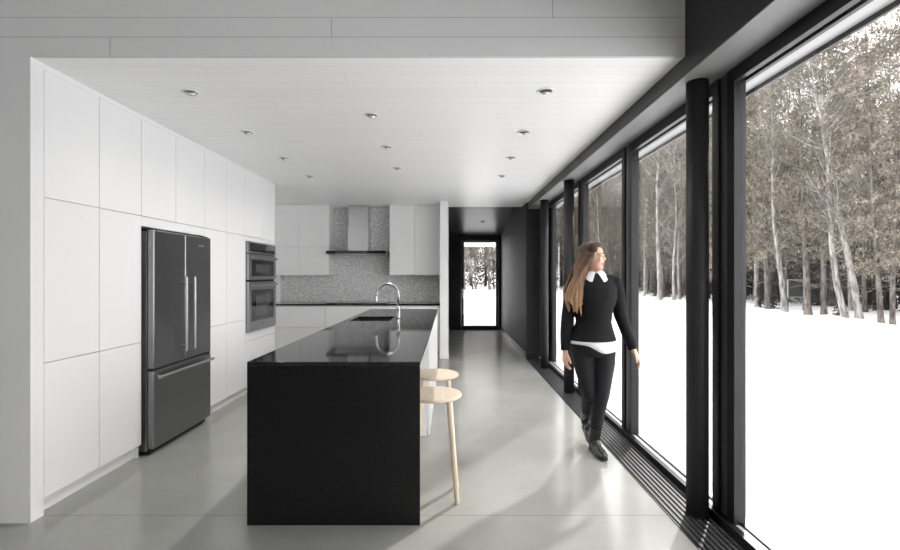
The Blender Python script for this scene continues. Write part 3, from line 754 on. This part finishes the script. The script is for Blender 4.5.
# ankle boots
def boot(ank, heel, toe, top):
    a, h, t_, u = Vector(ank), Vector(heel), Vector(toe), Vector(top); bm = bmesh.new()
    f = (t_-h).normalized(); L = (t_-h).length
    side = f.cross(Vector((0, 0, 1))).normalized()
    nrm = side.cross(f).normalized()
    def q(k, z): return h + f*(L*k) + nrm*z
    tube(bm, [q(-.02, .032), q(.12, .042), q(.35, .046), q(.6, .038), q(.85, .029), q(1.0, .024)], [(.022, .026), (.036, .040), (.038, .044), (.042, .036), (.040, .028), (.022, .016)], 18, side)
    ball(bm, q(.34, .066), .040); ball(bm, a, .045); ball(bm, q(.22, .05), .042)
    tube(bm, [q(.22, .05), a, a.lerp(u, .5), u], [.042, .045, .046, .047], 18, side)
    tube(bm, [q(.0, .009), q(.3, .009), q(.7, .009), q(1.0, .011)], [(.036, .010), (.038, .010), (.044, .010), (.028, .010)], 14, side)
    return obj('boot', remeshed(bm, .005, 3), K['leather'], P, smooth=True)
boot((1.138, PY+.050, .10), (1.135, PY+.098, .004), (1.158, PY-.140, .004), Vector(LEG_F[4]).lerp(Vector(LEG_F[3]), .42))
boot((1.150, PY+.29, .185), (1.152, PY+.325, .105), (1.160, PY+.125, .004), Vector(LEG_B[4]).lerp(Vector(LEG_B[3]), .52))

# ------------------------------------------------------------------ outdoors
bm = bmesh.new()
nx, ny = 110, 150; X0, X1, Y0, Y1 = -30, 75, -30, 115
from mathutils import noise as mn
vv = []
for j in range(ny+1):
    row = []
    for i in range(nx+1):
        x = X0+(X1-X0)*i/nx; y = Y0+(Y1-Y0)*j/ny
        z = -.215 + .05*mn.noise(Vector((x*.25, y*.25, 0)))
        dfo = max(0, x-17, y-48)
        z += min(.9, .02*dfo) + (.12*mn.noise(Vector((x*.5, y*.5, 3))) if x > 12 or y > 30 else 0)
        row.append(bm.verts.new((x, y, z)))
    vv.append(row)
for j in range(ny):
    for i in range(nx): bm.faces.new((vv[j][i], vv[j][i+1], vv[j+1][i+1], vv[j+1][i]))
struct(obj('snow_ground', bm, K['snow'], smooth=True))

def ground_z(x, y):
    return -.27 + min(.9, .02*max(0, x-17, y-48))

def mesh_pydata(name, verts, faces, m, smooth=False):
    me = bpy.data.meshes.new(name); me.from_pydata(verts, [], faces); me.materials.append(m)
    if smooth: me.polygons.foreach_set('use_smooth', [True]*len(faces))
    return me

class PD:
    def __init__(s): s.v = []; s.f = []
    def tube(s, pts, rad, n=7):
        pts = [Vector(p) for p in pts]; b0 = len(s.v)
        for i, p in enumerate(pts):
            t = pts[min(i+1, len(pts)-1)] - pts[max(i-1, 0)]; a, b = frame_of(t, Vector((1, 0, 0)))
            for k in range(n): s.v.append(tuple(p + (a*math.cos(2*PI*k/n) + b*math.sin(2*PI*k/n))*rad[i]))
        for i in range(len(pts)-1):
            for k in range(n): s.f.append((b0+i*n+k, b0+i*n+(k+1) % n, b0+(i+1)*n+(k+1) % n, b0+(i+1)*n+k))
    def leaf(s, c, u, w):
        b = len(s.v); c = Vector(c)
        s.v += [tuple(c-u-w*.6), tuple(c+u*.1-w), tuple(c+u), tuple(c+u*.1+w)]; s.f.append((b, b+1, b+2, b+3))

def rv(r): 
    while True:
        v = Vector((r.uniform(-1, 1), r.uniform(-1, 1), r.uniform(-1, 1)))
        if .1 < v.length < 1: return v.normalized()

def foliage_mesh(F, W, m):
    nl, nv = len(F.f), len(F.v)
    me = mesh_pydata('foliage', F.v + W.v, F.f + [tuple(i+nv for i in f) for f in W.f], m)
    me.materials.append(K['twig'])
    me.polygons.foreach_set('material_index', [0]*nl + [1]*len(W.f))
    return me

def tree_meshes(seed, kind):
    r = random.Random(seed); T = PD(); F = PD(); W = PD()
    if kind == 'bare':      # slender pale hardwood: forked bare limbs and fine twigs
        Ht = r.uniform(11.5, 14.5); lean = Vector((r.uniform(-.06, .06), r.uniform(-.06, .06), 0))
        def tp(z): return Vector((lean.x*z + .12*math.sin(z*.7+seed), lean.y*z + .12*math.sin(z*.5+2*seed), z))
        zs = [0, .3, 1.5, 3, 4.5, 6, 7.5, 9, Ht]
        T.tube([tp(z) for z in zs], [.15, .115, .10, .09, .08, .066, .05, .034, .01], 9)
        for k in range(34):
            z = r.uniform(2.5, Ht-1); a = r.uniform(0, 2*PI); L = r.uniform(.7, 2.0)*(1.15-z/Ht*.6)
            dv = Vector((math.cos(a), math.sin(a), r.uniform(.5, 1.4))).normalized()
            p0 = tp(z); p1 = p0+dv*L*.5; p2 = p0+dv*L+Vector((0, 0, .15*L))
            T.tube([p0, p1, p2], [.026, .017, .006], 5)
            for q in range(26):
                c = p0.lerp(p2, r.uniform(.3, 1.05)); dd = (dv + rv(r)*.9).normalized(); l = r.uniform(.25, .75)
                s_ = rv(r).cross(dd).normalized()
                b = len(W.v); W.v += [tuple(c-s_*.008), tuple(c+s_*.008), tuple(c+dd*l)]; W.f.append((b, b+1, b+2))
        for k in range(2600):
            z = r.uniform(3.5, Ht); a = r.uniform(0, 2*PI); rad = r.uniform(.1, 1.5)*(1.1-z/Ht*.5)
            c = tp(z)+Vector((math.cos(a)*rad, math.sin(a)*rad, 0)); u = rv(r)*r.uniform(.03, .07); w = rv(r)*r.uniform(.02, .035)
            F.leaf(c, u, w)
        return mesh_pydata('trunk', T.v, T.f, K['bark_pale'], True), foliage_mesh(F, W, K['cedar'])
    if kind == 'cedar':     # tall cedar, bare lower trunk, ragged foliage
        Ht = r.uniform(12.0, 15.0); lean = Vector((r.uniform(-.05, .05), r.uniform(-.05, .05), 0))
        def tp(z): return Vector((lean.x*z + .1*math.sin(z*.5+seed), lean.y*z, z))
        zs = [0, .3, 1.5, 3, 5, 7, 9, Ht]
        rb = r.uniform(.8, 1.25)
        T.tube([tp(z) for z in zs], [q*rb*.72 for q in (.19, .15, .135, .12, .10, .075, .05, .01)], 9)
        for k in range(30):
            z = r.uniform(1.2, Ht*.9); a = r.uniform(0, 2*PI); L = r.uniform(.5, 1.7)*(1.1-z/Ht*.7)
            dv = Vector((math.cos(a), math.sin(a), r.uniform(-.2, .35)))
            T.tube([tp(z), tp(z)+dv*L*.6, tp(z)+dv*L+Vector((0, 0, -.08))], [.022, .014, .005], 5)
        z0 = r.uniform(1.9, 2.8)
        for k in range(300):      # sprays
            z = z0 + (Ht-z0)*r.random()**.9; a = r.uniform(0, 2*PI)
            Rm = (1.8 if z > z0+1 else 1.0)*(1-((z-z0)/(Ht-z0))**3*.75)*r.uniform(.35, 1.25)*(.65+.5*abs(math.sin(z*1.3+seed+a)))
            c0 = tp(z); dv = Vector((math.cos(a), math.sin(a), r.uniform(-.35, .15))); c1 = c0+dv*Rm
            for q in range(38):
                c = c0.lerp(c1, r.uniform(.25, 1.05)) + rv(r)*r.uniform(0, .26)
                u = (rv(r)+Vector((0, 0, -.5)))*r.uniform(.035, .075); w = rv(r)*r.uniform(.015, .035)
                F.leaf(c, u, w)
        for k in range(700):
            z = r.uniform(1.2, Ht); a = r.uniform(0, 2*PI); rad = r.uniform(.1, 1.9)*(1.1-z/Ht*.4)
            c = tp(z)+Vector((math.cos(a)*rad, math.sin(a)*rad, 0)); dd = (Vector((math.cos(a), math.sin(a), 0))+rv(r)*.7).normalized(); l = r.uniform(.2, .6); s_ = rv(r).cross(dd).normalized()
            b = len(W.v); W.v += [tuple(c-s_*.007), tuple(c+s_*.007), tuple(c+dd*l)]; W.f.append((b, b+1, b+2))
        return mesh_pydata('trunk', T.v, T.f, K['bark_grey'], True), foliage_mesh(F, W, K['cedar'])
    # dense dark spruce, foliage to the ground
    Ht = {'spruce': r.uniform(12, 14.5), 'sapling': 1.6}[kind]; sc = Ht/11
    T.tube([(0, 0, 0), (0, 0, Ht*.5), (0, 0, Ht)], [.16*sc+.01, .09*sc, .01], 8)
    for k in range(300 if kind == 'spruce' else 60):
        z = Ht*(.04+.95*r.random()); a = r.uniform(0, 2*PI); Rm = 1.9*sc*(1.02-z/Ht)**.7*r.uniform(.6, 1.1)
        c0 = Vector((0, 0, z)); c1 = c0+Vector((math.cos(a)*Rm, math.sin(a)*Rm, -.25*Rm))
        T.tube([c0, c0.lerp(c1, .8)], [.02*sc+.002, .004], 4)
        for q in range(26):
            c = c0.lerp(c1, r.uniform(.1, 1.05)) + rv(r)*r.uniform(0, .3)*sc
            u = (rv(r)+Vector((0, 0, -.6)))*r.uniform(.06, .13)*(sc**.5); w = rv(r)*r.uniform(.03, .07)*(sc**.5)
            F.leaf(c, u, w)
    return mesh_pydata('trunk', T.v, T.f, K['bark_brown'], True), mesh_pydata('foliage', F.v, F.f, K['spruce'])

TV = {k: [tree_meshes(11*i+5, k) for i in range(n)] for k, n in (('bare', 4), ('cedar', 5), ('spruce', 3), ('sapling', 2))}
NAME = {'bare': ('bare_tree', 'slender pale bare tree in the forest beyond the windows', 'pale bare trees in the forest'),
        'cedar': ('cedar_tree', 'tall ragged brownish cedar in the forest edge beyond the snow', 'cedars in the forest'),
        'spruce': ('spruce_tree', 'dense dark evergreen deep in the forest behind the cedars', 'dark evergreens deep in the forest'),
        'sapling': ('spruce_sapling', 'small dark spruce sapling standing in snow at the forest edge', 'spruce saplings at the forest edge')}
def tree(kind, x, y, sc=1., label=None, var=None, tilt=0., rz=None):
    ms = random.choice(TV[kind]) if var is None else TV[kind][var]
    nm, lab, grp = NAME[kind]
    o = bpy.data.objects.new(nm, None); COL.objects.link(o); o.empty_display_size = .3
    o.location = (x, y, ground_z(x, y)); o.rotation_euler = (0, tilt, random.uniform(0, 2*PI) if rz is None else rz); o.scale = (sc, sc, sc)
    tag(o, label or lab, 'tree', ('young evergreens under the tall trees' if label.startswith('young') else 'very tall cedars added to block the sun' if label.startswith('very tall') else None) if label else grp)
    for pn, me in zip(('trunk', 'foliage'), ms):
        if me is None: continue
        c = bpy.data.objects.new(pn, me); COL.objects.link(c); c.parent = o
    return o
R_ = random.Random(21)
def at(px, X): return (X, 440*X/(px-450))      # a point at distance X from the house, seen along picture column px

# the near front row, seen through the nearest pane
tree('bare', *at(781, 14.9), 1.0, 'slender pale bare tree at the forest edge, left part of nearest pane', 0)
tree('cedar', *at(808, 15.0), .98, 'straight pale-trunked cedar at the forest edge, beside the dark framed board', 0)
tree('cedar', *at(824, 15.4), 1.0, 'cedar with a thick dark trunk right of the dark framed board', 1, tilt=.06)
tree('bare', *at(848, 14.7), .96, 'leaning pale trunk, left of the leaning pair at the forest edge', 1, tilt=-.16, rz=0)
tree('bare', *at(855, 14.8), 1.0, 'leaning pale trunk, right of the leaning pair at the forest edge', 2, tilt=-.13, rz=.2)
tree('cedar', *at(880, 14.6), .88, 'pale straight cedar near the right border of the nearest pane', 2)
tree('cedar', *at(893, 14.9), .85, 'brown cedar at the right border of the nearest pane', 3)
tree('cedar', *at(765, 15.2), 1.02, 'slim cedar at the forest edge just right of the nearest mullion', 4)
# front rows further along
for k in range(34):
    px = 640*0 + 0; y = 9.0 + k*1.65 + R_.uniform(-.5, .5)
    if 13.2 < y < 22: continue
    tree('bare' if k % 3 == 0 else 'cedar', 14.6 + R_.uniform(0, 1.8), y, R_.uniform(.88, 1.08))
for k in range(30):
    y = 9.5 + k*2.0 + R_.uniform(-.6, .6)
    tree('bare' if k % 4 == 1 else 'cedar', 17.4 + R_.uniform(0, 1.8), y, (.82 if y < 17 else 1.)*R_.uniform(.92, 1.1))
for k in range(27):
    y = 11 + k*2.4 + R_.uniform(-.7, .7)
    tree('cedar' if k % 3 else 'spruce', 20.6 + R_.uniform(0, 2), y, (.75 if y < 20 else 1.)*R_.uniform(.9, 1.1))
for k in range(30):
    y = 13 + k*2.2 + R_.uniform(-.8, .8)
    tree('spruce', 24.0 + R_.uniform(0, 2.5), y, (.62 if y < 24 else .95)*R_.uniform(.9, 1.1))
for k in range(26):
    y = 16 + k*2.5 + R_.uniform(-1, 1)
    tree('spruce', 28.5 + R_.uniform(0, 3), y, (.62 if y < 29 else 1.0)*R_.uniform(.9, 1.1))
for k in range(30):      # young evergreens under the tall trees
    y = 10.5 + k*1.15 + R_.uniform(-.4, .4)
    tree('spruce', 18.6 + R_.uniform(0, 3.2), y, R_.uniform(.26, .42), 'young dark evergreen growing low between the tall trunks')
for k in range(15):      # very tall trees added to keep sun off the far floor
    x = 15.6 + R_.uniform(0, 3.0)
    tree('cedar', x, 24.6 + 1.3*(x-16) + k*.85 + R_.uniform(-.2, .2), R_.uniform(1.45, 1.6), 'very tall ragged cedar added at the forest edge to block the sun')
tree('bare', *at(661, 14.0), 1.25, 'thick pale trunk just left of the nearest column, in the second pane', 3)
tree('bare', *at(675, 14.4), .9, 'thin pale trunk close beside the nearest column, in the second pane', 1)
tree('bare', *at(604, 14.2), 1.1, 'leaning pale trunk above the woman, in the pane behind her', 2, tilt=-.07, rz=.3)
tree('cedar', *at(866, 17.6), .9); tree('spruce', *at(868, 21.5), .8); tree('cedar', *at(874, 19.3), .85); tree('spruce', *at(886, 19.0), .5)
# across the end, seen through the hall door and the farthest panes
for k in range(26):
    tree('bare' if k % 3 == 0 else 'cedar', -4 + k*.8 + R_.uniform(-.4, .4), 46 + R_.uniform(0, 4), R_.uniform(.9, 1.1))
for k in range(24):
    tree('cedar' if k % 2 else 'spruce', -5 + k*.95 + R_.uniform(-.5, .5), 53 + R_.uniform(0, 5), R_.uniform(.9, 1.1))
for px in (655, 668, 760, 773, 839): tree('sapling', *at(px, 15.3 + R_.uniform(0, .8)), R_.uniform(.7, 1.2))
# dark framed board standing between the trunks
bxp = at(795.5, 15.7); gz = ground_z(*bxp)
t = thing('framed_board', 'dark board with a pale frame standing between tree trunks in the snow', 'board', (bxp[0], bxp[1], gz))
cx, cy = bxp
bx('panel', mat('dark_board', (.02, .02, .022), .5), (cx-.33, cx+.33, cy-.02, cy+.02, .42, 1.16), t)
bx('frame', mat('weathered_frame', (.2, .2, .2), .7), [(cx-.37, cx-.33, cy-.035, cy+.035, .38, 1.2), (cx+.33, cx+.37, cy-.035, cy+.035, .38, 1.2), (cx-.33, cx+.33, cy-.035, cy+.035, 1.16, 1.2), (cx-.33, cx+.33, cy-.035, cy+.035, .38, .42)], t)
for q in (-1, 1): bx('post', K['bark_grey'], (cx+q*.35-.02, cx+q*.35+.02, cy-.02, cy+.02, gz-.1, .38), t)

# ------------------------------------------------------------------ light
w = bpy.data.worlds.new('overcast'); S.world = w; w.use_nodes = True
nt = w.node_tree; bg = nt.nodes['Background']
bg.inputs['Color'].default_value = (1, .988, .984, 1); bg.inputs['Strength'].default_value = 1.0
L = bpy.data.lights.new('sun', 'SUN'); L.energy = 0.95; L.angle = math.radians(2.5); L.color = (1, .98, .95)
so = bpy.data.objects.new('sun', L); COL.objects.link(so); so.location = (10, 15, 12)
el = math.radians(33); dv = Vector((-.61*math.cos(el), -.79*math.cos(el), -math.sin(el)))
so.rotation_euler = dv.to_track_quat('-Z', 'Y').to_euler()

# ------------------------------------------------------------------ camera
cam = bpy.data.cameras.new('camera'); co = bpy.data.objects.new('camera', cam); COL.objects.link(co)
cam.sensor_width = 36; cam.lens = 36*440/900; cam.clip_start = .05; cam.clip_end = 400
co.location = (0, 0, 1.4); co.rotation_euler = (PI/2, 0, 0)
S.camera = co
S.view_settings.view_transform = 'Standard'; S.view_settings.look = 'None'; S.view_settings.gamma = 1
S.view_settings.use_curve_mapping = False
S.view_settings.exposure = 2.33
S.cycles.use_denoising = True
S.cycles.max_bounces = 14; S.cycles.diffuse_bounces = 8; S.cycles.transparent_max_bounces = 24
S.cycles.sample_clamp_indirect = 8
